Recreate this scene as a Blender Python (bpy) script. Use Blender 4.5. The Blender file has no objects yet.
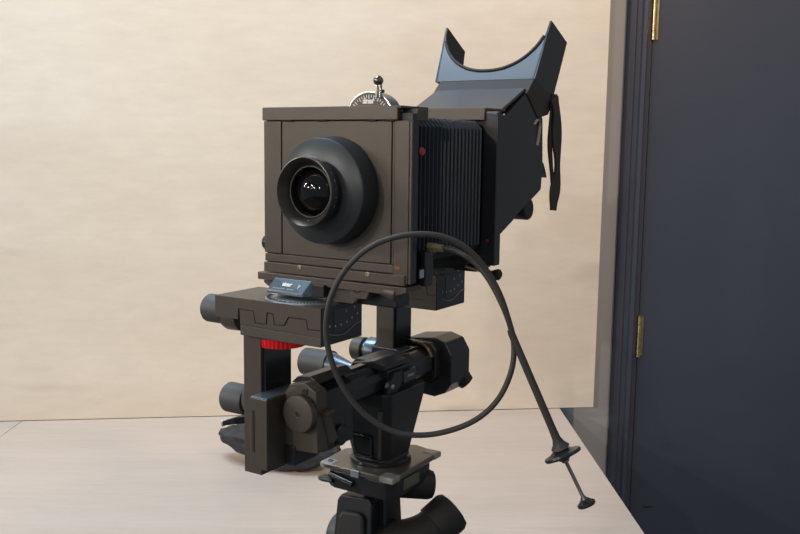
import bpy, bmesh, math, random
from mathutils import Vector, Matrix, noise
random.seed(7)
C = bpy.context.scene.collection
SC = bpy.context.scene
# ------------------------------------------------------------------ camera
EYE = 1.40                      # photographer's lens height (m)
FPX, TILT, ROLL, YAW = 899.7, 0.133537, 0.012949, 0.563544
cd = bpy.data.cameras.new('camera'); cam = bpy.data.objects.new('camera', cd); C.objects.link(cam)
cd.sensor_width = 36; cd.lens = 36 * FPX / 800; cd.clip_start = 0.05; cd.clip_end = 50
_r, _u, _f = Vector((1, 0, 0)), Vector((0, math.sin(TILT), math.cos(TILT))), Vector((0, math.cos(TILT), -math.sin(TILT)))
_r2 = _r * math.cos(ROLL) + _u * math.sin(ROLL); _u2 = -_r * math.sin(ROLL) + _u * math.cos(ROLL)
M = Matrix((_r2, _u2, -_f)).transposed().to_4x4(); M.translation = (0, 0, EYE)
cam.matrix_world = M
SC.camera = cam
# ------------------------------------------------------------------ view / world / lights
SC.view_settings.view_transform = 'Standard'; SC.view_settings.look = 'None'
SC.view_settings.gamma = 1; SC.view_settings.use_curve_mapping = False
SC.view_settings.exposure = 0.22
w = bpy.data.worlds.new('world'); SC.world = w; w.use_nodes = True
w.node_tree.nodes['Background'].inputs[0].default_value = (0.80, 0.90, 1.0, 1)
w.node_tree.nodes['Background'].inputs[1].default_value = 0.22

def area(name, loc, target, sx, sy, power, col):
    l = bpy.data.lights.new(name, 'AREA'); l.shape = 'RECTANGLE'; l.size = sx; l.size_y = sy; l.energy = power; l.color = col
    o = bpy.data.objects.new(name, l); C.objects.link(o); o.location = loc
    o.rotation_euler = (Vector(target) - Vector(loc)).to_track_quat('-Z', 'Y').to_euler(); return o
area('ceiling_panel_light', (-0.72, 1.30, 2.85), (-0.72, 1.30, 0.0), 1.0, 0.7, 31, (0.70, 0.85, 1.0))
def spot(loc, tgt, power, rad, col=(1.0, 0.80, 0.58), size=1.6):
    l = bpy.data.lights.new('ceiling_spot', 'SPOT'); l.energy = power; l.color = col; l.shadow_soft_size = rad
    l.spot_size = size; l.spot_blend = 0.9
    o = bpy.data.objects.new('ceiling_spot', l); C.objects.link(o); o.location = loc
    o.rotation_euler = (Vector(tgt) - Vector(loc)).to_track_quat('-Z', 'Y').to_euler()
for x, y, z in ((-1.7, -4.0, 2.7), (-3.0, -1.4, 2.7), (-4.4, -4.0, 2.7), (-3.9, 0.5, 2.7), (-6.6, -2.0, 2.7), (-5.9, 0.9, 2.7), (-8.6, -5.4, 2.7)):
    spot((x, y, z), (0, 1.2, 1.3), 120, 0.05, (1.0, 0.90, 0.79), 0.9)
spot((1.25, 0.35, 2.8), (0.4, 2.1, 1.9), 85, 0.08, (1.0, 0.66, 0.38), 1.5)

# ------------------------------------------------------------------ materials
def mat(name, col, rough=0.5, metal=0.0, spec=0.5, bump=0.0, bscale=200, var=0.0, vscale=20, coat=0.0, trans=0.0, emis=None):
    m = bpy.data.materials.new(name); m.use_nodes = True; nt = m.node_tree; b = nt.nodes['Principled BSDF']
    b.inputs['Base Color'].default_value = (*col, 1); b.inputs['Roughness'].default_value = rough
    b.inputs['Metallic'].default_value = metal; b.inputs['Specular IOR Level'].default_value = spec
    b.inputs['Coat Weight'].default_value = coat; b.inputs['Transmission Weight'].default_value = trans
    tc = nt.nodes.new('ShaderNodeTexCoord')
    if bump:
        n = nt.nodes.new('ShaderNodeTexNoise'); n.inputs['Scale'].default_value = bscale; n.inputs['Detail'].default_value = 3
        nt.links.new(tc.outputs['Object'], n.inputs['Vector'])
        bp = nt.nodes.new('ShaderNodeBump'); bp.inputs['Strength'].default_value = bump; bp.inputs['Distance'].default_value = 0.001
        nt.links.new(n.outputs['Fac'], bp.inputs['Height']); nt.links.new(bp.outputs['Normal'], b.inputs['Normal'])
    if var:
        n = nt.nodes.new('ShaderNodeTexNoise'); n.inputs['Scale'].default_value = vscale; n.inputs['Detail'].default_value = 4
        nt.links.new(tc.outputs['Object'], n.inputs['Vector'])
        r = nt.nodes.new('ShaderNodeMapRange'); r.inputs[1].default_value = 0.3; r.inputs[2].default_value = 0.7
        r.inputs[3].default_value = 1 - var; r.inputs[4].default_value = 1 + var
        nt.links.new(n.outputs['Fac'], r.inputs[0])
        mx = nt.nodes.new('ShaderNodeVectorMath'); mx.operation = 'SCALE'; mx.inputs[0].default_value = col
        nt.links.new(r.outputs[0], mx.inputs['Scale']); nt.links.new(mx.outputs[0], b.inputs['Base Color'])
    return m

def wood(name, c1, c2, c3, stretch, rough=0.45, seed=0.0):
    m = bpy.data.materials.new(name); m.use_nodes = True; nt = m.node_tree; b = nt.nodes['Principled BSDF']
    b.inputs['Roughness'].default_value = rough; b.inputs['Specular IOR Level'].default_value = 0.35
    N, L = nt.nodes.new, nt.links.new
    tc = N('ShaderNodeTexCoord'); mp = N('ShaderNodeMapping'); mp.inputs['Scale'].default_value = stretch
    mp.inputs['Location'].default_value = (seed, seed * 2, seed * 3); L(tc.outputs['Object'], mp.inputs['Vector'])
    n1 = N('ShaderNodeTexNoise'); n1.inputs['Scale'].default_value = 1.0; n1.inputs['Detail'].default_value = 3; n1.inputs['Distortion'].default_value = 0.6
    n2 = N('ShaderNodeTexNoise'); n2.inputs['Scale'].default_value = 9.0; n2.inputs['Detail'].default_value = 6; n2.inputs['Roughness'].default_value = 0.65
    L(mp.outputs[0], n1.inputs['Vector']); L(mp.outputs[0], n2.inputs['Vector'])
    r1 = N('ShaderNodeValToRGB'); e = r1.color_ramp.elements
    e[0].position = 0.30; e[0].color = (*c2, 1); e[1].position = 0.62; e[1].color = (*c1, 1)
    x = r1.color_ramp.elements.new(0.78); x.color = (*c3, 1)
    L(n1.outputs['Fac'], r1.inputs[0])
    r2 = N('ShaderNodeMapRange'); r2.inputs[1].default_value = 0.3; r2.inputs[2].default_value = 0.7; r2.inputs[3].default_value = 0.94; r2.inputs[4].default_value = 1.04
    L(n2.outputs['Fac'], r2.inputs[0])
    sc = N('ShaderNodeVectorMath'); sc.operation = 'SCALE'; L(r1.outputs[0], sc.inputs[0]); L(r2.outputs[0], sc.inputs['Scale'])
    # sparse brownish flecks
    n3 = N('ShaderNodeTexNoise'); n3.inputs['Scale'].default_value = 2.3; n3.inputs['Detail'].default_value = 2
    L(mp.outputs[0], n3.inputs['Vector'])
    r3 = N('ShaderNodeMapRange'); r3.inputs[1].default_value = 0.66; r3.inputs[2].default_value = 0.80; r3.inputs[3].default_value = 0.0; r3.inputs[4].default_value = 0.55
    L(n3.outputs['Fac'], r3.inputs[0])
    mx = N('ShaderNodeMix'); mx.data_type = 'RGBA'; L(r3.outputs[0], mx.inputs[0]); L(sc.outputs[0], mx.inputs[6])
    mx.inputs[7].default_value = (*[a * 0.72 for a in c2], 1)
    L(mx.outputs[2], b.inputs['Base Color'])
    bp = N('ShaderNodeBump'); bp.inputs['Strength'].default_value = 0.12; bp.inputs['Distance'].default_value = 0.0006
    L(n2.outputs['Fac'], bp.inputs['Height']); L(bp.outputs['Normal'], b.inputs['Normal'])
    return m

PAINT = mat('grey_brown_enamel', (0.084, 0.070, 0.058), 0.43, 0.45, 0.5, 0.10, 1500, 0.06, 30)
PAINT2 = mat('dark_enamel', (0.075, 0.065, 0.056), 0.48, 0.3, 0.5, 0.10, 1200, 0.08, 30)
BLACK = mat('black_enamel', (0.013, 0.014, 0.017), 0.36, 0.1, 0.5, 0.12, 900)
GLOSS = mat('satin_black_plastic', (0.017, 0.018, 0.021), 0.24, 0.0, 0.5, 0.04, 600)
RUBBER = mat('black_rubber', (0.014, 0.014, 0.015), 0.6, 0.0, 0.4, 0.25, 700)
LEATHER = mat('bellows_leatherette', (0.013, 0.020, 0.032), 0.36, 0.0, 0.5, 0.2, 1600)
CONE = mat('satin_black_metal', (0.045, 0.050, 0.055), 0.40, 0.5, 0.5, 0.06, 1500)
GROOVE = mat('dark_recess', (0.008, 0.008, 0.008), 0.8)
STEEL = mat('polished_steel', (0.42, 0.41, 0.40), 0.30, 1.0)
SILVER = mat('silver_scale', (0.50, 0.55, 0.60), 0.30, 0.9)
BRASS = mat('antique_brass', (0.55, 0.43, 0.22), 0.32, 1.0, var=0.25, vscale=90)
GOLD = mat('dull_gold_fitting', (0.42, 0.32, 0.20), 0.35, 0.9)
WHITE = mat('white_paint_print', (0.80, 0.80, 0.78), 0.5)
RED = mat('red_anodised', (0.80, 0.014, 0.024), 0.25, 0.35)
PINK = mat('pink_red_plastic', (0.42, 0.05, 0.07), 0.35)
GLASS = mat('coated_lens_glass', (0.004, 0.003, 0.004), 0.02, 0.0, 0.45)
BLUEP = mat('blue_grey_plate', (0.13, 0.17, 0.21), 0.30, 0.6)
CABLE = mat('grey_black_braided_cable', (0.045, 0.043, 0.042), 0.5, 0.0, 0.4, 0.4, 2500)
CLEAR = mat('cloudy_clear_plastic', (0.25, 0.25, 0.245), 0.25, 0.0, 0.5)
PLATE = mat('grey_brown_plate', (0.15, 0.135, 0.12), 0.28, 0.6)
BUBBLE = mat('yellow_green_level', (0.10, 0.10, 0.06), 0.25)
CLOTH = mat('dark_blue_grey_cloth', (0.034, 0.037, 0.043), 0.7, 0.0, 0.3, 0.8, 160, 0.35, 45)
GREYM = mat('grey_knob_plastic', (0.070, 0.072, 0.075), 0.55, 0.1, 0.4, 0.15, 900)
GREYC = mat('grey_clip', (0.22, 0.22, 0.22), 0.5)
PLY = wood('whitewashed_plywood', (0.69, 0.625, 0.53), (0.645, 0.57, 0.47), (0.72, 0.67, 0.58), (1.3, 1.3, 5), 0.42)
PLYEDGE = wood('plywood_edge', (0.50, 0.42, 0.32), (0.42, 0.34, 0.25), (0.55, 0.47, 0.36), (3, 3, 120), 0.7)
TAB = wood('pale_table_laminate', (0.54, 0.465, 0.41), (0.50, 0.43, 0.375), (0.57, 0.50, 0.445), (1.6, 14, 3), 0.40, 3.0)
TAB2 = wood('pale_table_laminate_cooler', (0.51, 0.45, 0.405), (0.48, 0.42, 0.375), (0.54, 0.485, 0.44), (1.6, 14, 3), 0.40, 8.0)
WALL = mat('grey_wall_paint', (0.43, 0.46, 0.51), 0.6, 0, 0.3, 0.1, 60)
FRAME = mat('navy_trim_paint', (0.055, 0.064, 0.095), 0.35, 0, 0.5, 0.08, 50)
DOOR = mat('navy_door_paint', (0.046, 0.057, 0.085), 0.40, 0, 0.5, 0.15, 90, 0.05, 4)
FLOOR = mat('grey_floor', (0.16, 0.15, 0.14), 0.5, 0, 0.4, 0.1, 30, 0.1, 3)

# ------------------------------------------------------------------ mesh helpers (units: mm in local frames)
def S(v): return Vector(v) * 0.001
def finish(name, bm, m, parent=None, smooth=None, bevel=0, off=(0, 0, 0), seg=2):
    bmesh.ops.remove_doubles(bm, verts=bm.verts, dist=1e-6)
    bmesh.ops.recalc_face_normals(bm, faces=bm.faces)
    me = bpy.data.meshes.new(name); bm.to_mesh(me); bm.free()
    o = bpy.data.objects.new(name, me); C.objects.link(o); me.materials.append(m)
    if parent is not None: o.parent = parent
    o.location = off
    if bevel:
        b = o.modifiers.new('bevel', 'BEVEL'); b.width = bevel * 0.001; b.segments = seg; b.limit_method = 'ANGLE'; b.angle_limit = 0.6
        b.harden_normals = False
    if smooth is not None:
        me.polygons.foreach_set('use_smooth', [True] * len(me.polygons))
        try:
            me.set_sharp_from_angle(angle=math.radians(smooth))
        except Exception: pass
    return o
def box(bm, x0, x1, y0, y1, z0, z1, mtx=None):
    vs = [bm.verts.new(S((x, y, z))) for z in (z0, z1) for y in (y0, y1) for x in (x0, x1)]
    if mtx is not None:
        for v in vs: v.co = mtx @ v.co
    for f in ((0, 2, 3, 1), (4, 5, 7, 6), (0, 1, 5, 4), (2, 6, 7, 3), (0, 4, 6, 2), (1, 3, 7, 5)): bm.faces.new([vs[i] for i in f])
    return vs
AX = {'x': Matrix(((0, 0, 1), (1, 0, 0), (0, 1, 0))), 'y': Matrix(((0, 1, 0), (0, 0, 1), (1, 0, 0))), 'z': Matrix.Identity(3)}
def basis(d):
    d = Vector(d).normalized(); a = Vector((0, 0, 1)) if abs(d.z) < 0.9 else Vector((1, 0, 0))
    x = a.cross(d).normalized(); y = d.cross(x); return x, y, d
def lathe(bm, c, d, prof, n=48, caps=True, knurl=0, klo=0, khi=0):
    """prof: list of (t along axis, radius) mm"""
    x, y, z = basis(d); c = Vector(c); rings = []
    for t, r in prof:
        r = max(r, 0.02); ring = []
        for i in range(n):
            a = 2 * math.pi * i / n; rr = r
            if knurl and klo <= t <= khi and i % 2: rr = r - knurl
            ring.append(bm.verts.new(S(c + z * t + (x * math.cos(a) + y * math.sin(a)) * rr)))
        rings.append(ring)
    for a, b in zip(rings, rings[1:]):
        for i in range(n): bm.faces.new((a[i], a[(i + 1) % n], b[(i + 1) % n], b[i]))
    if caps: bm.faces.new(rings[0][::-1]); bm.faces.new(rings[-1])
def prism(bm, pts, d0, d1, axis='y'):
    """pts 2D polygon in the plane across axis: y -> (x,z), x -> (y,z), z -> (x,y)"""
    def P(p, t): return {'y': (p[0], t, p[1]), 'x': (t, p[0], p[1]), 'z': (p[0], p[1], t)}[axis]
    a = [bm.verts.new(S(P(p, d0))) for p in pts]; b = [bm.verts.new(S(P(p, d1))) for p in pts]
    n = len(pts)
    for i in range(n): bm.faces.new((a[i], a[(i + 1) % n], b[(i + 1) % n], b[i]))
    bm.faces.new(a[::-1]); bm.faces.new(b)
def loft(bm, loops, closed=True, caps=True):
    R = [[bm.verts.new(S(p)) for p in l] for l in loops]; n = len(R[0])
    for a, b in zip(R, R[1:]):
        for i in range(n if closed else n - 1): bm.faces.new((a[i], a[(i + 1) % n], b[(i + 1) % n], b[i]))
    if caps: bm.faces.new(R[0][::-1]); bm.faces.new(R[-1])
def catmull(P, k=8):
    P = [Vector(p) for p in P]; Q = [P[0] * 2 - P[1]] + P + [P[-1] * 2 - P[-2]]; out = []
    for i in range(1, len(Q) - 2):
        for j in range(k):
            t = j / k; a, b, c, d = Q[i - 1:i + 3]
            out.append(0.5 * ((2 * b) + (c - a) * t + (2 * a - 5 * b + 4 * c - d) * t * t + (3 * b - a - 3 * c + d) * t ** 3))
    out.append(P[-1]); return out
def tube(bm, pts, r, n=16, k=8, flat=None):
    P = catmull(pts, k) if k else [Vector(p) for p in pts]; m = len(P); rs = r if callable(r) else (lambda t: r)
    t0 = (P[1] - P[0]).normalized(); x, y, _ = basis(t0); rings = []
    for i, p in enumerate(P):
        t = (P[min(i + 1, m - 1)] - P[max(i - 1, 0)]).normalized()
        x = (x - t * x.dot(t)).normalized(); y = t.cross(x); rr = rs(i / (m - 1))
        ry = rr if flat is None else rr * flat
        rings.append([bm.verts.new(S(p + x * math.cos(2 * math.pi * j / n) * rr + y * math.sin(2 * math.pi * j / n) * ry)) for j in range(n)])
    for a, b in zip(rings, rings[1:]):
        for j in range(n): bm.faces.new((a[j], a[(j + 1) % n], b[(j + 1) % n], b[j]))
    bm.faces.new(rings[0][::-1]); bm.faces.new(rings[-1])
def empty(name, loc, rz=0): 
    o = bpy.data.objects.new(name, None); C.objects.link(o); o.location = loc; o.rotation_euler = (0, 0, rz); o.empty_display_size = 0.1; return o
def tag(o, label, cat, group=None):
    o['label'] = label; o['category'] = cat
    if group: o['group'] = group
    return o
def text(name, body, size, m, parent, mtx, off=(0, 0, 0), bold=0.0, extrude=0.15, shear=0, sx=1):
    cu = bpy.data.curves.new(name, 'FONT'); cu.body = body; cu.size = size * 0.001; cu.align_x = 'CENTER'; cu.align_y = 'CENTER'
    cu.extrude = extrude * 0.001; cu.offset = bold * 0.001; cu.shear = shear; cu.space_character = 0.95
    t = bpy.data.objects.new(name, cu); C.objects.link(t)
    bpy.context.view_layer.update()
    me = bpy.data.meshes.new_from_object(t.evaluated_get(bpy.context.evaluated_depsgraph_get()))
    bpy.data.objects.remove(t)
    me.transform(mtx @ Matrix.Diagonal((sx, 1, 1, 1))); me.materials.clear(); me.materials.append(m)
    o = bpy.data.objects.new(name, me); C.objects.link(o); o.parent = parent; o.location = off; return o
NB = bmesh.new

# ------------------------------------------------------------------ the setting (world metres -> mm, origin under the lens)
ZT = (EYE * 1000) - 640                      # table top
wy = math.atan(0.125)                        # the back wall's yaw
def wallM(x, y, z=0): return Matrix.Translation((x * .001, y * .001, z * .001)) @ Matrix.Rotation(wy, 4, 'Z')
WO = wallM(0, 2119)                          # origin on the plywood's front face, x along the wall, y into it
def wbox(bm, *a): box(bm, *a, mtx=WO)
def struct(name, bm, m, bevel=0, parent=None, kind=True):
    o = finish(name, bm, m, parent, bevel=bevel)
    if parent is None and kind: o['kind'] = 'structure'
    return o
bm = NB(); box(bm, -3200, 3200, -2600, 3200, -60, 0); struct('floor', bm, FLOOR)
DX0 = 636                                    # left edge of the door leaf, along the wall
GAPW = 90                                    # wall face behind the plywood's face
wbox_ = wbox; wbox = lambda bm, *a: box(bm, *a)
bm = NB(); wbox(bm, -3000, 570, GAPW, GAPW + 100, 0, 2900); wbox(bm, 570, 1500, GAPW, GAPW + 100, 2140, 2900); wbox(bm, 1500, 2600, GAPW, GAPW + 100, 0, 2900)
struct('wall_back', bm, WALL).matrix_world = WO; wbox = wbox_
# door casing: stepped profile, left jamb, head and right jamb
prof = [(566, GAPW - 16), (570, GAPW - 20), (584, GAPW - 20), (588, GAPW - 14), (599, GAPW - 14), (603, GAPW - 21), (612, GAPW - 22), (617, GAPW - 16), (617, GAPW - 5), (632, GAPW - 5), (632, GAPW + 60), (566, GAPW + 60)]
cas = []
bm = NB(); prism(bm, prof, 0, 2060, 'z')
for v in bm.verts: v.co = WO @ v.co
trim = struct('trim_1', bm, FRAME, 0.8)
bm = NB(); prism(bm, [(DX0 * 2 + 810 + 6 - x, y) for x, y in prof], 0, 2060, 'z')
for v in bm.verts: v.co = WO @ v.co
struct('trim_2', bm, FRAME, 0.8)
bm = NB(); wbox(bm, 566, DX0 * 2 + 816 - 566, GAPW - 20, GAPW + 60, 2060, 2140); struct('trim_3', bm, FRAME, 1.5)
bm = NB(); wbox(bm, DX0, DX0 + 810, GAPW + 2, GAPW + 46, 8, 2056)
door = struct('door_1', bm, DOOR, 1.5)
def hinge(zc):
    bm = NB(); 
    hx, hy, r = DX0 - 2, GAPW - 6, 6.4
    q = [(-56, 3.0), (-53.5, r), (-33, r), (-32.5, r - 1.2), (-32, r), (-10, r), (-9.5, r - 1.2), (-9, r), (9, r), (9.5, r - 1.2), (10, r), (32, r), (32.5, r - 1.2), (33, r), (53.5, r), (56, 3.0)]
    lathe(bm, (hx, hy, zc), (0, 0, 1), q, 20)
    for v in bm.verts: v.co = WO @ v.co
    o = finish('hinge', bm, BRASS, door, smooth=35)
    bm = NB(); wbox(bm, hx + 1, hx + 14, GAPW - 1.0, GAPW + 2.5, zc - 52, zc + 52); finish('hinge_leaf', bm, BRASS, o)
hinge(921); hinge(1722); hinge(180)
# shallow dent low on the door
bm = NB(); loft(bm, [[(686 + 16 * math.cos(a) * k, GAPW + 2.2 - d, 455 + 3 * math.sin(a) * k) for a in [i * math.pi / 6 for i in range(12)]] for k, d in ((1.0, 0), (0.7, 0.9))])
for v in bm.verts: v.co = WO @ v.co
finish('scuff', bm, GROOVE, door)

# ------------------------------------------------------------------ plywood backdrop and table
bm = NB(); box(bm, -1950, 491, 0, 18, ZT + 0.6, 2520)
o = finish('plywood_panel', bm, PLY, None, bevel=0.6); o.matrix_world = WO
tag(o, 'large pale whitewashed plywood sheet standing upright behind the table', 'panel')
bt = []
for bx in (-1400, -400, 440):
    bm = NB(); box(bm, bx - 25, bx + 25, 18, GAPW, ZT + 40, 2400); finish('batten', bm, PLYEDGE, o)
TBL = empty('table', (0, 1.72, 0)); tag(TBL, 'wide pale wooden table with fine horizontal grain, below the upright plywood sheet', 'table')
TO = (0, -1.72, 0)
def wallY(x): return 2119 + 0.125 * x - 1
TX0, TX1, TJ, TY0 = -1700, 401, -868, 1330
def top(x0, x1, m, edge=None):
    bm = NB(); prism(bm, [(x0, TY0), (x1 if edge is None else edge[1], TY0), (x1 if edge is None else edge[0], wallY(x1)), (x0, wallY(x0))], ZT - 28, ZT, 'z')
    return finish('tabletop_board', bm, m, TBL, bevel=0.8, off=TO)
top(TX0, TJ - 0.8, TAB2); top(TJ + 0.8, TX1, TAB, (401, 419))
for x, y in ((-1640, 1400), (350, 1400), (-1640, 1840), (350, 2090)):
    bm = NB(); box(bm, x - 30, x + 30, y - 30, y + 30, 0, ZT - 28); finish('leg', bm, PLYEDGE, TBL, bevel=3, off=TO)
bm = NB(); box(bm, -1600, 330, 1395, 1415, ZT - 110, ZT - 28); finish('apron', bm, PLYEDGE, TBL, off=TO)

# ------------------------------------------------------------------ the view camera
OX, OY, OZ = -69.43, 931.84, -46.15 + EYE * 1000         # centre of the lens board
BASE = Vector((-42, 157, -341))                          # foot of the rail clamp, in camera-local mm (x right, y back, z up)
_U = Vector((math.cos(YAW), -math.sin(YAW), 0)); _W = Vector((math.sin(YAW), math.cos(YAW), 0))
root = empty('view_camera', tuple(S(Vector((OX, OY, OZ)) + _U * BASE.x + _W * BASE.y + Vector((0, 0, BASE.z)))), -YAW)
tag(root, 'large grey-black bellows view camera with a round lens and viewing hood, mounted on the tripod', 'camera')
OFF = tuple(-S(BASE))
def part(name, bm, m, parent=root, **k):
    return finish(name, bm, m, parent, off=OFF if parent is root else (0, 0, 0), **k)
def bx(*a):
    bm = NB(); box(bm, *a); return bm
# front standard frame: two stiles and a sill as one U
bm = NB()
for x0, x1, z0, z1, y0, y1 in ((-94, -70.2, -71, 71, 0, 14), (74, 91, -90, 71, 0, 3.5), (70.6, 73.2, -72, 71, 1.5, 3.5), (-94, 74, -80.5, -72.2, 0.5, 3.5),
                       (-94, 88.5, -92, -81.5, -1.5, 3.5)):
    box(bm, x0, x1, y0, y1, z0, z1)
ff = part('front_frame', bm, PAINT, bevel=0.6)
part('frame_edge', bx(91.3, 94.0, 0.5, 3.0, -90, 70.5), PAINT, ff, bevel=0.4)
part('frame_recess', bx(-93, 92.5, 3.5, 14, -90, 78), BLACK, ff)
part('frame_back', bx(-90, 84, 14.2, 30, -90, 80), BLACK, ff, bevel=1)
part('lens_board', bx(-69.2, 70, 0.6, 8, -71.2, 70.8), PAINT, ff, bevel=0.5)
tb = part('top_bar', bx(-94, 78.5, -2.5, 4, 71.6, 85.2), PAINT, ff, bevel=0.7)
prism_pts = [(-92, -2), (82.5, -2), (86, 44), (-92, 44)]
bm = NB(); prism(bm, prism_pts, 82.8, 85.4, 'z'); part('top_cover', bm, PAINT2, tb, bevel=0.5)
part('sliding_block', bx(75, 93, 12, 32, 71.2, 82.6), PAINT, tb, bevel=0.5)
for xx in (-66, -20, 40, 62):
    part('slot', bx(xx, xx + 12, -1.5, 3, 70.4, 71.8), GROOVE, tb)
for xx, zz in ((-44, -83.5), (44, -83.5)):
    bm = NB(); lathe(bm, (xx, -1.4, zz), (0, -1, 0), [(0, 2.6), (0.6, 2.6), (0.7, 1.4), (0.2, 1.2)], 14); part('screw', bm, GOLD, ff, smooth=40)
part('red_mark', bx(76, 82, -0.4, 0.1, -76, -72.5), mat('orange_red_print', (0.26, 0.06, 0.03), 0.5), ff)
bm = NB(); lathe(bm, (-94, 14, -62), (-1, 0, 0), [(0, 5), (2, 5), (2.2, 8.4), (9, 8.6), (10, 7.6)], 24, knurl=0.5, klo=2.3, khi=9); part('lock_knob', bm, BLACK, ff, smooth=40)
# tilt dial on top
dial = NB(); lathe(dial, (34.5, 16, 72), (0, -1, 0), [(0, 27), (0.1, 28.2), (1.6, 29.2), (2.6, 29.2), (2.8, 28)], 72); dial = part('tilt_dial', dial, STEEL, smooth=30)
bm = NB(); lathe(bm, (34.5, 13.1, 72), (0, -1, 0), [(0, 27.6), (0.5, 27.4)], 72); part('dial_face', bm, PAINT2, dial)
bm = NB(); lathe(bm, (34.5, 34, 72), (0, -1, 0), [(0, 27), (1, 28.3), (17, 28.3)], 64); part('dial_drum', bm, BLUEP, dial, smooth=30)
bm = NB()
for k in range(-7, 8):
    a = math.radians(k * 7.2); L0, L1 = (21.0, 25.2)
    mm = Matrix.Translation((0.0345, 0.0124, 0.072)) @ Matrix.Rotation(a, 4, 'Y')
    box(bm, -0.42, 0.42, -0.15, 0.1, L0 + (1.6 if k % 2 else 0), L1, mtx=mm)
part('degree_ticks', bm, WHITE, dial)['kind'] = 'stuff'
TX = lambda x, y, z, rx=math.pi / 2: Matrix.Translation((x * .001, y * .001, z * .001)) @ Matrix.Rotation(rx, 4, 'X')
text('lettering', 'sinar', 7.8, WHITE, dial, TX(34, 12.4, 91), bold=0.28)
dl = NB(); box(dl, 45, 46.8, 8, 12, 94, 106); box(dl, 49.1, 50.9, 8, 12, 94, 107); dl = part('dial_lever', dl, STEEL, bevel=0.3)
bm = NB(); lathe(bm, (48, 9, 104), (0, 0, 1), [(-9, 1.6), (2, 1.6), (2.5, 3), (4, 4.5), (6.5, 5.3), (9, 4.6), (11, 2.8), (11.8, 0.6)], 24); part('ball', bm, mat('dark_chrome', (0.22, 0.19, 0.17), 0.2, 1.0), dl, smooth=50)
bm = NB(); lathe(bm, (54, 9, 100), (0, -1, 0), [(0, 1.8), (4, 1.8)], 12); part('stop_pin', bm, BLACK, dl, smooth=40)
# lens
lens = NB(); lathe(lens, (0, 1, 0), (0, -1, 0), [(0, 55.5), (21, 54.4), (24.5, 53.4), (25.5, 52.2), (31, 34), (31.5, 31)], 96); lens = part('lens_cone', lens, CONE, smooth=25)
bm = NB(); lathe(bm, (0, -30, 0), (0, -1, 0), [(0, 31), (8, 31), (9, 32), (10, 34.6), (18.6, 35), (19.8, 34.6), (20, 33.8), (19.2, 33.0), (16, 30.5), (11, 27.6), (8.5, 26.4), (8.3, 25.2), (3, 25)], 96, caps=False)
brl = part('lens_barrel', bm, mat('warm_satin_bezel', (0.060, 0.052, 0.045), 0.33, 0.6), lens, smooth=28)
bm = NB()
for k in range(3): lathe(bm, (0, -30 - 11.5 - 2.6 * k, 0), (0, -1, 0), [(0, 34.8), (0.35, 35.3), (0.7, 34.9)], 80, caps=False)
part('focus_ridges', bm, CONE, lens, smooth=40)
bm = NB(); lathe(bm, (0, -30, 0), (0, -1, 0), [(8.6, 26.4), (9.4, 26.1), (9.4, 24.6), (8.6, 24.4)], 80, caps=False); part('retaining_ring', bm, CONE, lens, smooth=30)
bm = NB()
for k in range(26):
    if k % 13 > 8: continue
    mm = Matrix.Rotation(math.radians(k * 360 / 26), 4, 'Y'); box(bm, -0.5, 0.5 + (k % 3) * 0.6, -42.2, -41.4, 34.4, 35.05, mtx=Matrix.Rotation(math.radians(k * 360 / 26), 4, 'Y') @ Matrix.Translation((0, -0.0012, 0)))
part('ring_marks', bm, GREYC, lens)['kind'] = 'stuff'
bm = NB(); lathe(bm, (0, -30, 0), (0, -1, 0), [(30 * math.cos(t) - 15.8, 30 * math.sin(t)) for t in [math.radians(56 - 56 * k / 12) for k in range(13)]], 72); gl = part('front_glass', bm, GLASS, lens, smooth=60)
# bellows
def lerp(a, b, t): return a + (b - a) * t
def bellow_loop(y, hw, hh, ch):
    return [(-hw, y, -hh + ch), (-hw, y, hh - ch), (-hw + ch, y, hh), (hw - ch, y, hh), (hw, y, hh - ch), (hw, y, -hh + ch), (hw - ch, y, -hh), (-hw + ch, y, -hh)]
loops = []; NP = 19; y0, y1 = 28, 187
loops.append(bellow_loop(y0, 76, 74, 7))
for k in range(NP):
    ya = y0 + (y1 - y0) * (k + 0.12) / NP; yb = y0 + (y1 - y0) * (k + 0.5) / NP; yc = y0 + (y1 - y0) * (k + 0.88) / NP
    loops.append(bellow_loop(ya, 69.5, 69, 6)); loops.append(bellow_loop(lerp(ya, yb, .8), 75.5, 76, 9)); loops.append(bellow_loop(lerp(yc, yb, .8), 75.5, 76, 9)); loops.append(bellow_loop(yc, 69.5, 69, 6))
bm = NB(); loft(bm, loops); bel = part('bellows', bm, LEATHER)
bm = NB(); lathe(bm, (82, 34, 41), (0.9, -0.3, 0), [(-9, 2), (0, 2), (.4, 3.8), (2.6, 4.5), (4.6, 3.8), (5.4, 1.6)], 24); part('red_catch', bm, PINK, smooth=50)
# rear standard frame
bm = NB()
for x0, x1, z0, z1 in ((-94, -76, -91, 88), (76, 94, -91, 84), (-76, 76, -91, -80), (-76, 76, 78, 84)): box(bm, x0, x1, 187, 201, z0, z1)
box(bm, -80, 80, 193, 201, -85, 83)
rf = part('rear_frame', bm, BLACK, bevel=1)
tb2 = part('top_bar', bx(-94, 78, 184, 190, 77, 90.5), PAINT, rf, bevel=0.7)
bm = NB(); prism(bm, [(-92, 184.5), (78.5, 184.5), (84, 226), (-92, 226)], 88.5, 91, 'z'); part('top_cover', bm, PAINT2, tb2, bevel=0.5)
bm = NB(); lathe(bm, (84, 187, -62), (0, -1, 0), [(0, 2), (0.8, 1.8)], 12); part('red_dot', bm, mat('dark_red_dot', (0.22, 0.02, 0.02), 0.4), rf)
bm = NB(); tube(bm, [(80, 190, 76), (88, 192, 78), (93, 205, 84)], 1.3, 8, 4); part('release_rod', bm, STEEL, rf, smooth=60)
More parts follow.
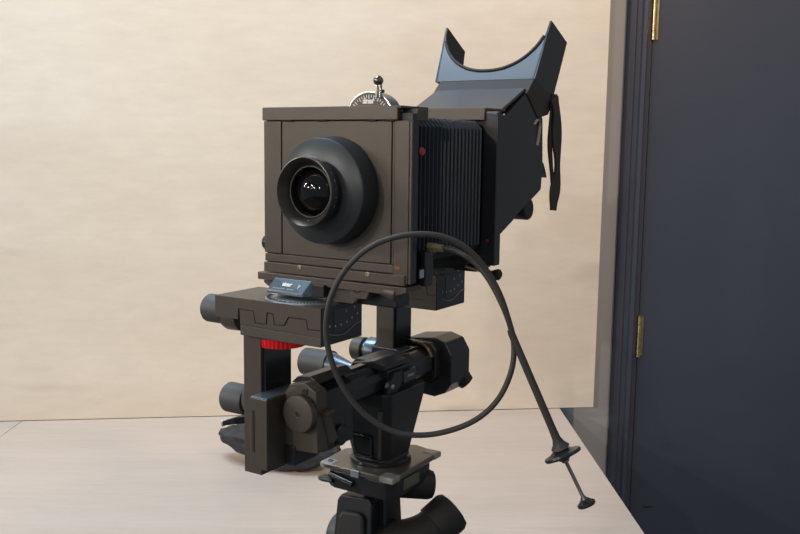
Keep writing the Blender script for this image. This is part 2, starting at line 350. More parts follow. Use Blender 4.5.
# viewing hood: sloping reflex body
H = 72
sp = [(203, -60), (246, -60), (278, -47), (298, -37), (366, -9), (369, 24), (364, 84), (330, 119), (318, 118), (246, 81), (203, 81)]
bm = NB(); prism(bm, sp, -62, H, 'x')
hood = part('viewing_hood', bm, BLACK, bevel=1.6)
bm = NB(); prism(bm, [(215, 74.5), (315, 118.5), (312, 121), (213, 77.5)], -60, H - 3, 'x'); part('hood_slope_sheen', bm, mat('satin_black_blue_sheen', (0.055, 0.065, 0.08), 0.34, 0.4, 0.5, 0.08, 500), hood, bevel=0.6)  # blue light on the hood's slope, painted as a paler sheet over the black
bm = NB(); prism(bm, [(308, 114), (330, 134), (396, 112), (378, 90), (345, 84)], -66, H + 1.5, 'x'); part('hood_collar', bm, RUBBER, hood, bevel=1.2)
# eyepiece shade: tall side walls and a concave front edge
def lerp(a, b, t): return a + (b - a) * t
F0, F1, B0, B1 = Vector((0, 330, 134)), Vector((0, 366, 210)), Vector((0, 392, 110)), Vector((0, 423, 188))
bm = NB(); n = 40; TH = 3.2
def rim(x):                                   # how high the front wall reaches, 0..1
    t = abs(x) / 78.0; return 0.15 + 0.85 * (1 - math.sqrt(max(0, 1 - min(1, t) ** 2.25)))
def front(x, k, back): 
    p = F0.lerp(F1, k); 
    nrm = Vector((0, -(F1 - F0).z, (F1 - F0).y)).normalized()
    return Vector((x * lerp(0.945, 1.0, k), p.y - nrm.y * (TH if back else 0), p.z - nrm.z * (TH if back else 0)))
xs = [-78 + 156 * i / n for i in range(n + 1)]
def strip(vsf):
    R = [[bm.verts.new(S(vsf(x, j))) for j in range(4)] for x in xs]
    for a, b in zip(R, R[1:]):
        for j in range(4): bm.faces.new((a[j], a[(j + 1) % 4], b[(j + 1) % 4], b[j]))
    bm.faces.new(R[0][::-1]); bm.faces.new(R[-1])
strip(lambda x, j: [front(x, 0, 0), front(x, rim(x), 0), front(x, rim(x), 1), front(x, 0, 1)][j])
eye = part('eyepiece_shade', bm, mat('shiny_black_blue_sheen', (0.060, 0.070, 0.082), 0.36, 0.5, 0.6, 0.05, 300), hood, smooth=35)  # blue sheen from overhead is mixed into this front wall's colour
for s in (-1, 1):
    bm = NB(); B2 = B1 if s > 0 else Vector((0, 416, 182))
    loft(bm, [[(s * lerp(x, x - 3.5, t), p.y, p.z) for x, p in ((73.2, F0), (79, F1), (78, B2), (73, B0))] for t in (0, 1)])
    part('side_wall', bm, BLACK, hood, bevel=0.6)
bm = NB(); loft(bm, [[(-73, B0.y, B0.z), (73, B0.y, B0.z), (73, B0.lerp(B1, .12).y, B0.lerp(B1, .12).z), (-73, B0.lerp(B1, .12).y, B0.lerp(B1, .12).z)], [(-73, B0.y - 3, B0.z - 1), (73, B0.y - 3, B0.z - 1), (73, B0.lerp(B1, .12).y - 3, B0.lerp(B1, .12).z), (-73, B0.lerp(B1, .12).y - 3, B0.lerp(B1, .12).z)]]); part('back_lip', bm, BLACK, hood)
bm = NB(); tube(bm, [front(x, rim(x), 0) + Vector((0, 0.8, 1.2)) for x in xs[1:-1]], 2.3, 8, 1); part('rim_bead', bm, RUBBER, hood, smooth=60)
# hood clip, knob, mark
bm = NB(); tube(bm, [(H + 1, 333, 76), (H + 1, 343, 82), (H + 1, 351, 77), (H + 1, 349, 64), (H + 1, 344, 49)], 2.6, 10, 6, flat=0.5); part('grey_hook', bm, GREYC, hood, smooth=60)
bm = NB(); lathe(bm, (49, 332, -33), (1, 0, 0), [(0, 13), (2, 14.5), (20, 14.5), (22, 13)], 28, knurl=0.6, klo=2.1, khi=19.9); part('hood_knob', bm, RUBBER, hood, smooth=40)
bm = NB(); prism(bm, [(366, 8), (378, 14), (387, 6), (381, 16), (374, 26), (366, 30)], 60, 71, 'x'); part('back_catch', bm, BLACK, hood, bevel=1)
bm = NB(); box(bm, H, H + 5, 385, 401, 76, 118); part('strap_lug', bm, RUBBER, hood, bevel=2)
def ribbon(pts, wd, th, m, name, parent):
    P = catmull(pts, 8); bm = NB(); loops = []
    for i, p in enumerate(P):
        t = (P[min(i + 1, len(P) - 1)] - P[max(i - 1, 0)]).normalized(); side = t.cross(Vector((1, 0, 0))).normalized(); nr = side.cross(t)
        ww = wd(i / (len(P) - 1)) if callable(wd) else wd
        a = 0.12 * math.sin(i * 0.3); side = (side * math.cos(a) + nr * math.sin(a)); nr = side.cross(t)
        loops.append([p + side * ww + nr * th, p - side * ww + nr * th, p - side * ww - nr * th, p + side * ww - nr * th])
    loft(bm, loops); return part(name, bm, m, parent, bevel=0.8, smooth=50)
ribbon([(77, 388, 112), (78, 394, 92), (78, 398, 60), (78, 403, 30), (77, 405, 5), (77, 399, -18), (77, 397, -38)], lambda t: 11.5 + 1.5 * math.sin(t * 9), 1.6, RUBBER, 'strap', hood)
ribbon([(75, 386, 108), (75, 383, 80), (74, 385, 50), (75, 390, 20), (76, 394, 0)], 5.0, 1.4, RUBBER, 'strap', hood)

# ---- standard bases
def standard_base(y0, x0, x1, zt, zb, nm):
    """sliding carrier: upper block dovetailed into the lower one, extruded along the rail"""
    h = zt - zb; q = lambda x, z: (x0 + (x1 - x0) * x, zb + h * z)
    up = [q(0, 1), q(1, 1), q(1, .455), q(.89, .445), q(.875, .69), q(.71, .68), q(.67, .45), q(.585, .43), q(.57, .72), q(.51, .72), q(.50, .41), q(.40, .41), q(.385, .71), q(.232, .72), q(.23, .42), q(0, .42)]
    lo = [q(.25, .30), q(.243, .695), q(.378, .685), q(.392, .385), q(.508, .385), q(.518, .695), q(.562, .695), q(.578, .405), q(.678, .425), q(.718, .655), q(.868, .665), q(.882, .42), q(1, .43), q(1, .25)]
    bm = NB(); prism(bm, up, y0, y0 + 73, 'y'); b = part(nm + '_carriage', bm, PAINT)
    bm = NB(); prism(bm, lo, y0 + .3, y0 + 72, 'y'); part('dovetail_slide', bm, PAINT, b)
    bm = NB(); box(bm, x0 + (x1 - x0) * .25, x1 - 0.5, y0 + 1.5, y0 + 71, zb + h * .3, zb + h * .72); part('slide_core', bm, GROOVE, b)
    bm = NB(); prism(bm, [q(.25, .285), q(1, .24), q(1, 0), q(.25, 0)], y0 + .3, y0 + 73, 'y'); part('base_plate', bm, PAINT2, b, bevel=.4)
    # engraved tilt scale on the right side
    xs_ = x1 + .9
    part('side_shade_sheet', bx(x1 - .4, x1 + .5, y0 + 1, y0 + 73, zb + .3, zt - .3), BLACK, b, bevel=.2)  # added black sheet: shade of the unlit right face put into colour
    bm = NB(); prism(bm, [(y0 + 22, zb + h * .90), (y0 + 70, zb + h * .93), (y0 + 70, zb + h * .42), (y0 + 50, zb + h * .33), (y0 + 22, zb + h * .33)], x1 - .5, xs_, 'x'); s = part('scale_plate', bm, mat('dark_scale_plate', (0.03, 0.03, 0.038), 0.3, 0.3), b)
    bm = NB(); pts = [(xs_ + .2, y0 + 12 + 60 * t, zb + h * (.30 - .10 * math.sin(math.pi * min(1, t * 1.25)) + .24 * max(0, t - .45))) for t in [i / 14 for i in range(15)]]
    tube(bm, pts, .45, 6, 1); part('scale_arc', bm, mat('dim_white_print', (0.25, 0.26, 0.28), .5), b)
    bm = NB()
    for t, zz in ((.20, .50), (.33, .47), (.47, .47), (.61, .50), (.74, .58), (.88, .66), (.60, .80), (.80, .86)):
        box(bm, xs_, xs_ + .3, y0 + 73 * t - .9, y0 + 73 * t + .9, zb + h * zz - 1.1, zb + h * zz + 1.1)
    part('scale_figures', bm, mat('pale_print', (0.38, 0.38, 0.40), .5), b)['kind'] = 'stuff'
    return b
fb = standard_base(-32, -138.5, 7.5, -119, -159.5, 'front')
rb = standard_base(198, -98, 10, -111, -155, 'rear')
# coupling between rail base and frame (front)
bm = NB(); prism(bm, [(-101, -93), (92, -93), (92, -98), (80, -102), (-101, -101)], -4, 24, 'y'); cr = part('tilt_cradle', bm, PAINT, bevel=.6)
bm = NB(); prism(bm, [(-101, -103), (30, -103), (30, -110), (20, -118), (-80, -118), (-90, -112), (-101, -106)], 6, 26, 'y'); part('cradle_shoe', bm, PAINT, cr, bevel=.6)
bm = NB(); lathe(bm, (-45, 16, -119.5), (0, 0, 1), [(0, 47), (1.4, 47), (1.8, 46)], 96); pd = part('swing_protractor', bm, SILVER, smooth=30)
bm = NB()
for k in range(-16, 17):
    a = math.radians(k * 4.5); mm = Matrix.Translation((-.045, .016, -.1176)) @ Matrix.Rotation(a, 4, 'Z')
    box(bm, -.55, .55, -46.2, -42 if k % 2 else -39.5, -.1, .15, mtx=mm)
part('degree_ticks', bm, GROOVE, pd)['kind'] = 'stuff'
bm = NB(); loft(bm, [[(-76, -4, -97), (-26, -4, -97), (-16, 8, -97), (-76, 8, -97)], [(-80, -13, -110), (-30, -15, -110), (-12, 8, -110), (-80, 8, -110)], [(-80, -13, -113), (-30, -15, -113), (-12, 8, -113), (-80, 8, -113)]]); np_ = part('swing_pointer', bm, BLUEP, bevel=.8)
sl = math.atan2(13, 9.5)
text('lettering', 'sinar', 7.0, WHITE, np_, TX(-55, -8.9, -102.4, sl), bold=.22)
text('lettering', 'p', 6.0, WHITE, np_, TX(-38, -9.3, -102.4, sl), bold=.02)
bm = NB()
for k in range(11):
    if k in (5,): continue
    box(bm, -1.2, 1.2, -.55, .55, 0, .2, mtx=TX(-71 + 3.2 * k, -12.0, -107.0, sl))
part('small_print', bm, mat('faint_print', (0.30, 0.36, 0.42), .5), np_)['kind'] = 'stuff'
part('label_side', bx(-20, -6, -9, 10, -112, -99), BLACK, np_, bevel=1)
# right end of the cradle: hole block, cone lever, dark recesses
bm = NB(); prism(bm, [(22, -93), (46, -93), (46, -104), (42, -110), (22, -110)], -2, 14, 'y'); hb = part('bearing_block', bm, PAINT, bevel=.6)
bm = NB(); lathe(bm, (31, -1.6, -100), (0, -1, 0), [(0, 4.6), (.8, 4.6), (.9, 3.6), (.3, 3.2)], 20); part('bearing_hole', bm, GROOVE, hb)
bm = NB(); lathe(bm, (44, 0, -96), (1, .1, -.16), [(0, 2), (6, 3), (26, 7.5), (34, 9), (36, 6)], 24); part('cone_lever', bm, PAINT2, hb, smooth=40)
part('front_bearing', bx(-10, 70, 14, 40, -119, -93), BLACK, cr, bevel=2)
part('clip_bracket', bx(78, 94, 30, 46, -96, -60), BLACK, ff, bevel=1)
part('chrome_catch', bx(92, 95, 18, 26, -86, -77), STEEL, ff, bevel=.6)
# rear coupling
rc = part('rear_cradle', bx(-60, 60, 203, 226, -101, -91), BLACK, bevel=1)
part('rear_shoe', bx(-40, 12, 214, 250, -112, -100), BLACK, rc, bevel=1)
bm = NB(); prism(bm, [(30, -92), (72, -92), (72, -97), (60, -103), (30, -103)], 206, 222, 'y'); part('rear_beam', bm, BLACK, rc, bevel=.6)
lv = NB(); tube(lv, [(50, 200, -96), (70, 196, -98.5), (91, 194, -101)], lambda t: 2.2 + t * .8, 10, 4); lv = part('rear_lever', lv, GOLD, smooth=60)
bm = NB(); lathe(bm, (87, 194, -101), (1, 0, -.1), [(0, 3), (3, 5), (7, 6.8), (10, 6.6), (12, 4.5)], 20, knurl=.5, klo=3, khi=9); part('lever_tip', bm, RUBBER, lv, smooth=40)
# ---- posts
fp = part('front_post', bx(-104, -79, -25, 27, -316, -159), PAINT, bevel=.8)
part('post_rack', bx(-78.8, -76, -21, 23, -300, -162), GLOSS, fp, bevel=.4)
rp = part('rear_post', bx(-89, -62, 214, 258, -250, -155), PAINT, bevel=.8)
part('post_rack', bx(-61.8, -59.6, 218, 254, -240, -158), GLOSS, rp, bevel=.4)
bm = NB(); lathe(bm, (-72, 2, -170.5), (0, 0, 1), [(-2, 24), (-1.2, 27.5), (9.2, 28), (10, 27)], 72, knurl=.9, klo=-1.2, khi=9.2); part('red_locking_ring', bm, RED, smooth=30)
bm = NB(); lathe(bm, (-72, 2, -159.5), (0, 0, -1), [(0, 29), (2, 29)], 40); part('ring_seat', bm, BLACK, smooth=40)
# focus / shift knobs on the left of the front base and post
def knob(c, L, r, nm, parent=root, m=GREYM, r2=None):
    bm = NB(); lathe(bm, c, (-1, 0, 0), [(0, r * .5), (L * .2, r * .5), (L * .2 + .1, r * .95), (L * .24, r), (L * .94, r), (L, r * .9)], 40, knurl=.5, klo=L * .22, khi=L * .93); return part(nm, bm, m, parent, smooth=35)
k1 = knob((-150, 8, -144), 37, 16.5, 'shift_knob'); bm = NB(); lathe(bm, (-136, 14, -147), (-1, 0, 0), [(0, 20), (20, 20.5), (24, 19)], 40); part('shift_collar', bm, PAINT2, k1, smooth=40)
k2 = knob((-138, 30, -255), 41, 18, 'height_knob'); bm = NB(); lathe(bm, (-100, 28, -248), (-1, 0, 0), [(0, 22), (26, 22.5), (38, 20), (40, 18)], 40); part('height_collar', bm, PAINT2, k2, smooth=40)
# lower rail block and clamp of the front standard
lb = part('rail_block', bx(-78, -54, -45, 20, -300, -222), PAINT, bevel=.8)
part('slot', bx(-74, -71, -45.4, -43, -282, -236), GROOVE, lb); part('block_top_sheen', bx(-77, -55, -44, 16, -222, -220.8), BLUEP, lb, bevel=.5)  # thin blue-grey cap paints the blue reflection on the block's top
part('block_foot', bx(-56, -40, -16, 28, -300, -278), BLACK, lb, bevel=1)
cl = [(-57, -284), (-57, -224), (-48, -210), (-28, -206), (-12, -214), (-10, -281)]
bm = NB(); prism(bm, cl, -14, 4, 'y'); cf = part('clamp_front', bm, PAINT, bevel=.8)
bm = NB(); prism(bm, [(-64, -290), (-64, -228), (-56, -215), (-34, -211), (-19, -220), (-17, -286)], 4, 62, 'y'); part('clamp_body', bm, BLACK, cf, bevel=1)
bm = NB(); prism(bm, [(-60, -213.5), (-52, -206), (-34, -203), (-22, -210), (-34, -210), (-57, -213.5)], 4, 70, 'y'); part('clamp_ridge', bm, BLACK, cf, bevel=.6)
bm = NB(); lathe(bm, (-29, -14, -238), (0, -1, 0), [(0, 18), (2, 18), (2.2, 20), (9, 20.5), (10.4, 19.6), (10.8, 18)], 56, knurl=.35, klo=2.3, khi=8.8); kd = part('clamp_disc_knob', bm, PAINT, smooth=35)
bm = NB(); lathe(bm, (-29, -24.7, -238), (0, -1, 0), [(0, 5), (.3, 4.8), (.35, 3), (.1, 2.6)], 24); part('knob_centre', bm, PAINT, kd, smooth=30)
bm = NB(); prism(bm, [(-31, -219), (-24, -218), (-23, -212), (-30, -213)], -15, -13.6, 'y'); part('keyway', bm, GROOVE, cf)
bm = NB(); prism(bm, [(-6, -238), (5, -236), (22, -272), (14, -277), (6, -275)], -15, -9, 'x'); part('clamp_lever', bm, PAINT2, cf, bevel=1)
bm = NB(); prism(bm, [(-7, -237), (7, -235), (8, -239), (-6, -241)], -16, -3, 'x'); part('lever_head', bm, PAINT, cf, bevel=1)
bm = NB(); lathe(bm, (-20, 36, -274), (1, 0, 0), [(0, 12), (6, 12), (8, 10)], 28); part('lever_hub', bm, BLACK, cf, smooth=40)
# small steel lever to the left of the post
bm = NB(); loft(bm, [[(-102, -20, -254), (-102, -8, -254), (-102, -8, -262), (-102, -20, -262)], [(-112, -32, -254), (-112, -18, -254), (-112, -18, -262), (-112, -32, -262)], [(-124, -38, -259), (-124, -22, -259), (-124, -22, -264), (-124, -38, -264)]]); lvr = part('rail_lever', bm, BLACK, bevel=.8)
part('lever_end', bx(-126, -123.4, -39, -21, -264.8, -258.2), mat('bright_aluminium', (.75, .75, .75), .4, .7), lvr, bevel=.4)
# ---- rail
bm = NB(); lathe(bm, (-42, 30, -235), (0, 1, 0), [(0, 19), (1, 20), (292, 20), (293, 19)], 40); rail = part('rail', bm, GLOSS, smooth=35)
part('rail_key', bx(-47, -37, 32, 320, -217.5, -212.5), GLOSS, rail, bevel=.6)
bm = NB(); prism(bm, [(-22, -222), (-18, -230), (-18, -242), (-22, -248)], 60, 240, 'y'); part('rail_flank', bm, BLACK, rail, bevel=.6)
# ---- tripod rail clamp
def oct_(cx, cz, a, b, c): return [(cx - a, cz - b + c), (cx - a, cz + b - c), (cx - a + c, cz + b), (cx + a - c, cz + b), (cx + a, cz + b - c), (cx + a, cz - b + c), (cx + a - c, cz - b), (cx - a + c, cz - b)]
bm = NB(); prism(bm, oct_(-42, -238, 29, 27, 10), 128, 190, 'y'); rc2 = part('rail_clamp', bm, BLACK, bevel=1.2)
bm = NB(); prism(bm, [(-60, -214), (-28, -208), (-12, -212), (-12, -218), (-60, -218)], 118, 168, 'y'); part('clamp_cap', bm, BLACK, rc2, bevel=1)
def sq(hx, hy, z, cy=157, ch=8): return [(-42 - hx, cy - hy + ch, z), (-42 - hx, cy + hy - ch, z), (-42 - hx + ch, cy + hy, z), (-42 + hx - ch, cy + hy, z), (-42 + hx, cy + hy - ch, z), (-42 + hx, cy - hy + ch, z), (-42 + hx - ch, cy - hy, z), (-42 - hx + ch, cy - hy, z)]
bm = NB(); loft(bm, [sq(40, 46, -246), sq(39, 45, -262), sq(28, 29, -334), sq(31, 31, -339)]); ped = part('clamp_pedestal', bm, BLACK, bevel=1.5)
for nm, m_, e in (('pedestal_pocket', GROOVE, 0), ):
    bm = NB(); loft(bm, [[(-58, 122, -306), (-34, 122, -306), (-35, 126, -328), (-56, 126, -328)], [(-58, 119.6, -306), (-34, 119.6, -306), (-35, 124.6, -328), (-56, 124.6, -328)]][::-1]); part(nm, bm, m_, ped, bevel=.5)
bm = NB(); tube(bm, [(-60, 119.5, -303), (-46, 119.3, -303), (-32, 119.5, -303), (-34, 125, -330), (-45, 125.4, -331), (-57, 125, -330), (-60, 119.5, -303)], 1.5, 8, 1); part('pocket_frame', bm, GLOSS, ped, smooth=50)
bm = NB(); loft(bm, [[(-16, 114, -266), (-11, 114, -266), (-22, 129, -332), (-26, 129, -332)], [(-16, 110.5, -266), (-11, 110.5, -266), (-22, 126.5, -332), (-26, 126.5, -332)]]); part('pedestal_rib', bm, PAINT2, ped, bevel=.5)
bm = NB(); lathe(bm, (-42, 157, -341), (0, 0, 1), [(0, 37), (.8, 38.2), (4, 38.2), (5.5, 36)], 64); part('pedestal_disc', bm, GLOSS, ped, smooth=35)
bm = NB(); prism(bm, [(118, -238), (132, -222), (150, -222), (158, -232), (140, -246), (126, -262), (118, -258)], -13, -7, 'x'); tl = part('tightening_lever', bm, BLACK, bevel=1)
bm = NB(); lathe(bm, (-7, 127, -238), (1, -.2, 0), [(0, 3.2), (1.2, 3), (1.6, 1)], 16); part('steel_pin', bm, STEEL, tl, smooth=50)
bm = NB(); prism(bm, [(150, -226), (180, -224), (182, -238), (152, -240)], -13, -6, 'x'); lp_ = part('name_plate', bm, GLOSS, bevel=.8)
part('plate_print', bx(-6, -5.7, 160, 174, -233, -230), GREYC, lp_)
bm = NB(); lathe(bm, (-66, 118, -222), (-1, 0, 0), [(-8, 7), (0, 9), (3, 10), (22, 15.5), (24, 16.5), (25, 17.2)], 40); bk = part('clamp_knob_cone', bm, mat('bright_steel_blue_sheen', (0.16, 0.20, 0.25), .36, .9), smooth=35)  # plain bright metal; the blue reflection is tinted into its colour
bm = NB(); lathe(bm, (-90, 118, -222), (-1, 0, 0), [(0, 17), (.6, 18), (40, 17), (42, 15)], 48, knurl=.3, klo=1, khi=39); part('clamp_knob', bm, GREYM, bk, smooth=35)
# ---- rear rail clamp
bm = NB(); prism(bm, [(-84, -268), (-84, -222), (-66, -208), (-26, -203), (-8, -208), (2, -224), (2, -262), (-8, -276), (-24, -283), (-62, -280)], 256, 306, 'y'); rk = part('rear_rail_clamp', bm, BLACK, bevel=1.5)
bm = NB(); prism(bm, oct_(-42, -235, 27, 27, 9), 244, 257, 'y'); part('clamp_collar', bm, BLACK, rk, bevel=1)
bm = NB(); tube(bm, [(-50, 243, -210), (-36, 243, -210), (-26, 243, -216), (-20, 243, -226)], 3.2, 10, 4, flat=.6); part('worn_edge', bm, mat('worn_brown_metal', (0.16, 0.10, 0.07), .4, .5), rk, smooth=50)
bm = NB(); tube(bm, [(-16, 290, -248), (-8, 300, -262), (-1, 305, -271)], lambda t: 16 - 5 * t, 20, 5); part('clamp_foot', bm, BLACK, rk, smooth=60)
part('rear_post_socket', bx(-94, -52, 210, 262, -252, -214), BLACK, rk, bevel=2)
bm = NB(); lathe(bm, (-94, 230, -226), (-1, 0, 0), [(0, 17), (4, 18), (15, 18), (17, 15), (17.5, 11), (23, 11), (23.2, 15.5), (38, 15.5), (40, 14)], 40); kk = part('rear_focus_knob', bm, BLUEP, smooth=35)
bm = NB(); lathe(bm, (-111, 230, -226), (-1, 0, 0), [(0, 11.4), (6, 11.4)], 40); part('chrome_collar', bm, STEEL, kk, smooth=40)
bm = NB(); lathe(bm, (-117.2, 230, -226), (-1, 0, 0), [(0, 16), (15, 16), (17, 14)], 40, knurl=.5, klo=.5, khi=14.5); part('grip', bm, PAINT2, kk, smooth=40)
# ------------------------------------------------------------------ projection helper used to read real positions off the photograph at a stated depth
def at(px, py, depth):
    """world point (mm) seen at pixel (px, py) at the given distance forward of the lens"""
    d = _r2 * ((px - 400) / FPX) - _u2 * ((py - 267) / FPX) + _f
    return d * (depth / d.y) + Vector((0, 0, EYE * 1000))
# ------------------------------------------------------------------ cable release
A_ = at(428, 247, 915)
rel = empty('cable_release', tuple(S(A_))); tag(rel, 'long looping black cable release hanging from the view camera front, with disc-shaped plunger end', 'cable release')
RO = tuple(-S(A_))
def rpart(name, bm, m, parent=rel, **k): return finish(name, bm, m, parent, off=RO if parent is rel else (0, 0, 0), **k)
loop = [(434, 247.5, 914), (452, 249.5, 905), (470, 259, 896), (485, 274, 890), (498, 296, 884), (509, 322, 878), (514, 346, 874), (511, 372, 872), (499, 398, 870), (480, 417, 868), (455, 429, 866), (425, 435, 864), (395, 432, 862), (368, 417, 860), (348, 395, 858), (334, 368, 856), (326.5, 338, 854),
        (328, 308, 850), (337, 283, 848), (352, 262, 846), (372, 246, 846), (396, 237, 848), (420, 234, 850), (444, 237, 853), (466, 248, 856), (485, 268, 860), (500, 295, 862), (510, 325, 864), (516, 348, 865)]
bm = NB(); tube(bm, [at(*p) for p in loop], 2.9, 12, 6); rpart('cable', bm, CABLE, smooth=70)
bm = NB(); d0 = (at(438, 247.8, 912) - A_); lathe(bm, A_ - d0 * .3, d0, [(0, 3), (3, 5.4), (12, 5.4), (12.5, 4.2), (19, 4.2), (20, 3.2)], 6); rpart('brass_fitting', bm, GOLD)
p0, p1 = at(510, 330, 864), at(561, 449, 868); dv = (p1 - p0); L = dv.length
bm = NB(); lathe(bm, p0, dv, [(0, 3.0), (4, 3.6), (L - 22, 3.9), (L - 12, 4.4), (L - 6, 6.5), (L - 2, 9.5)], 24); sh = rpart('sheath', bm, CABLE, smooth=40)
nd = (dv.normalized() + Vector((0.0, -.26, 0)) ).normalized()
pc = at(562.5, 454.5, 868)
bm = NB(); lathe(bm, pc - nd * 3, nd, [(-3, 8), (0, 12), (1.5, 18.6), (3.2, 19.4), (5, 18.8), (5.5, 12), (8, 6), (9, 5)], 48); rpart('finger_disc', bm, GLOSS, smooth=40)
p2 = at(586, 503, 868); d2 = p2 - pc
bm = NB(); lathe(bm, pc, d2, [(0, 4), (8, 4), (8.2, 1.9), (d2.length - 8, 1.9), (d2.length - 6, 3.4), (d2.length - 2, 4.2)], 16); rpart('plunger_rod', bm, mat('grey_steel_rod', (0.20, 0.20, 0.20), .35, .8), smooth=40)
bm = NB(); lathe(bm, p2 - nd * 2, nd, [(-3, 3.5), (0, 7), (1.5, 9.4), (4, 9.6), (5.5, 8)], 32); rpart('thumb_button', bm, GLOSS, smooth=40)
# ------------------------------------------------------------------ tripod
HB = Vector((OX, OY, OZ)) + _U * BASE.x + _W * BASE.y          # plan position of the head
tri = empty('tripod', (HB.x * .001, HB.y * .001, 0), -YAW); tag(tri, 'black tripod with a pan and tilt head and thick curved handles, carrying the view camera', 'tripod')
TZ = OZ + BASE.z                                               # height of the plate's upper face
def tpart(name, bm, m, parent=tri, **k): return finish(name, bm, m, parent, **k)
pl = [(-49, -54), (-53, -50), (-60, 6), (-56, 12), (42, 60), (48, 58), (51, 50), (54, -50), (49, -56)]
pl = [(-49, -55), (-54, -50), (-58, 2), (-54, 8), (6, 66), (12, 68), (46, 60), (51, 54), (53, -50), (48, -55)]
bm = NB(); prism(bm, pl, TZ - 7, TZ - .3, 'z'); qp = tpart('quick_release_plate', bm, PLATE, bevel=1.5)
for cx, cy in ((-44, -46), (44, -47), (42, 54)):
    bm = NB(); box(bm, cx - 10, cx + 10, cy - 9, cy + 9, TZ - 7.4, TZ + .4); tpart('corner_bumper', bm, CLEAR, qp, bevel=2)
bm = NB(); box(bm, -6, 6, -57.5, -48, TZ - 8.5, TZ + .3); tpart('steel_tab', bm, SILVER, qp, bevel=.6)
bm = NB(); lathe(bm, (-44, -46, TZ + .4), (0, 0, 1), [(0, 3.4), (1.2, 3.2), (1.3, 1.6), (.6, 1.5)], 20); tpart('blue_screw', bm, mat('blue_screw', (0.05, 0.16, 0.30), .3, .4), qp, smooth=40)
bm = NB(); prism(bm, [(-46, -46), (-50, -30), (-46, 40), (40, 50), (46, 44), (48, -38), (40, -50), (-36, -50)], TZ - 32, TZ - 8, 'z'); hc = tpart('head_clamp', bm, BLACK, bevel=2.5)
bm = NB(); box(bm, 46.5, 49, -22, 14, TZ - 26, TZ - 12); tpart('spirit_level', bm, BUBBLE, hc, bevel=1)
bm = NB(); tube(bm, [(-36, -50, TZ - 22), (-52, -50, TZ - 23), (-58, -42, TZ - 24), (-48, -36, TZ - 24)], 5.5, 12, 5, flat=.6); tpart('release_lever', bm, BLACK, hc, smooth=60)
bm = NB(); tube(bm, [(-40, -52, TZ - 14), (-20, -54, TZ - 17), (-6, -53, TZ - 20)], 4, 10, 4); tpart('front_catch', bm, GLOSS, hc, smooth=60)
bm = NB(); lathe(bm, (13, 22, TZ - 37), (.75, .62, -.1), [(0, 19), (38, 19), (44, 17), (46, 13)], 32); tpart('side_knob', bm, RUBBER, smooth=40)
# neck and pivots
bm = NB(); loft(bm, [[(-22, -20, TZ - 120), (22, -20, TZ - 120), (22, 22, TZ - 120), (-22, 22, TZ - 120)], [(-14, -16, TZ - 30), (18, -16, TZ - 30), (18, 18, TZ - 30), (-14, 18, TZ - 30)]]); tpart('neck', bm, BLACK, bevel=3)
fm = Matrix.Translation((-.008, -.046, (TZ - 84) * .001)) @ Matrix.Rotation(math.radians(11), 4, 'Z') @ Matrix.Rotation(math.radians(-8), 4, 'X')
bm = NB(); prism(bm, [(-27, -60), (-23, 38), (-19, 45), (19, 45), (23, 38), (27, -60)], -5, 22, 'y')
for v in bm.verts: v.co = fm @ v.co
fp2 = tpart('tilt_bracket', bm, BLACK, bevel=2)
bm = NB(); prism(bm, [(-20, -60), (-18, 20), (-13, 28), (11, 28), (17, 22), (20, -60)], -13, -5, 'y')
for v in bm.verts: v.co = fm @ v.co
tpart('friction_pad', bm, RUBBER, fp2, bevel=4)
bm = NB(); lathe(bm, (0, 0, TZ - 190), (0, 0, 1), [(0, 38), (6, 40), (46, 40), (54, 34), (72, 30)], 40); tpart('pan_base', bm, BLACK, smooth=40)
IT = Matrix.Rotation(YAW, 4, 'Z') @ Matrix.Translation((-HB.x * .001, -HB.y * .001, 0))
def th(px, py, d): return (IT @ S(at(px, py, d))) * 1000
bm = NB(); tube(bm, [th(366, 550, 1065), (th(390, 543, 1065)), th(412, 539, 1070), th(428, 532, 1078), th(440, 521, 1086)], lambda t: 24 + 2 * math.sin(t * 3), 28, 6); h1 = tpart('pan_handle', bm, RUBBER, smooth=60)
e0, e1 = th(434, 527, 1082), th(455, 508, 1094)
bm = NB(); lathe(bm, e0, e1 - e0, [(0, 24), (1, 27), ((e1 - e0).length - 8, 27), ((e1 - e0).length - 2, 24), ((e1 - e0).length, 17)], 40, knurl=.5, klo=2, khi=(e1 - e0).length - 9); tpart('handle_grip', bm, RUBBER, h1, smooth=40)
e0, e1 = th(352, 535, 1110), th(338, 530, 1120)
bm = NB(); lathe(bm, e0, e1 - e0, [(-20, 15), (0, 24), ((e1 - e0).length, 25), ((e1 - e0).length + 5, 22), ((e1 - e0).length + 8, 15)], 40); tpart('tilt_handle', bm, mat('blue_grey_rubber', (0.035, 0.042, 0.055), .5), smooth=40)
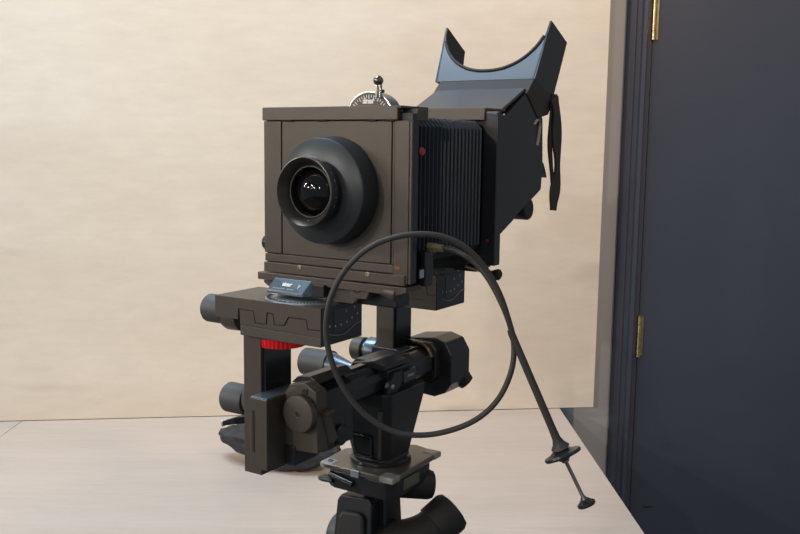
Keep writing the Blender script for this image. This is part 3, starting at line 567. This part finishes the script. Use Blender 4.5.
bm = NB(); lathe(bm, (0, 0, 420), (0, 0, 1), [(0, 16), (TZ - 190 - 420, 16)], 28); tpart('centre_column', bm, BLACK, smooth=40)
bm = NB(); lathe(bm, (0, 0, TZ - 300), (0, 0, 1), [(0, 30), (10, 46), (50, 46), (60, 30)], 36); tpart('shoulder', bm, BLACK, smooth=40)
for k in range(3):
    a = math.radians(-15 + YAW * 57.3 + 120 * k); bm = NB(); d = Vector((math.cos(a), math.sin(a), 0)); t0 = d * 34 + Vector((0, 0, TZ - 275)); t1 = d * 400 + Vector((0, 0, 14))
    lathe(bm, t0, t1 - t0, [(0, 15), (400, 15), (401, 12), ((t1 - t0).length, 12)], 24); l = tpart('leg', bm, BLACK, smooth=40)
    bm = NB(); lathe(bm, d * 400, (0, 0, 1), [(0, 17), (14, 19), (24, 14)], 20); tpart('rubber_foot', bm, RUBBER, l, smooth=40)
# ------------------------------------------------------------------ crumpled bag on the table
bp = at(280, 464, 1000); bp = Vector((0, 0, EYE * 1000)) + (bp - Vector((0, 0, EYE * 1000))) * (640 / (EYE * 1000 - bp.z))
bag = NB(); bmesh.ops.create_uvsphere(bag, u_segments=72, v_segments=40, radius=1.0)
bl = Vector((0, 0, 0))
for v in bag.verts:
    p = v.co.copy(); s = p.x
    taper = 1 - .42 * max(0, -s) ** 1.8 - .10 * max(0, s) ** 2
    q = Vector((p.x * 136, p.y * 62 * taper, p.z * 50 * taper + (4 if s < 0 else 0)))
    nz = noise.fractal(Vector((p.x * 2.2, p.y * 2.2, p.z * 2.2)) * 0.7, 1.0, 2.2, 3) * 10 + abs(noise.noise(Vector((p.x * 2.2, p.y * 3 + p.x * 2, p.z * 3.4)))) * -12
    q += p.normalized() * nz
    q.z = max(q.z, -44 + 0.02 * abs(q.x) * (1 if abs(q.x) > 70 else 0)) if q.z < -30 else q.z
    v.co = q * .001
bo = finish('cloth_bag', bag, CLOTH, None, smooth=60)
bo.location = (bp.x * .001, bp.y * .001, (ZT + 44) * .001 + .0005); bo.rotation_euler = (0, 0, -.3)
tag(bo, 'crumpled dark blue-grey cloth bag lying on the pale table behind the camera', 'bag')
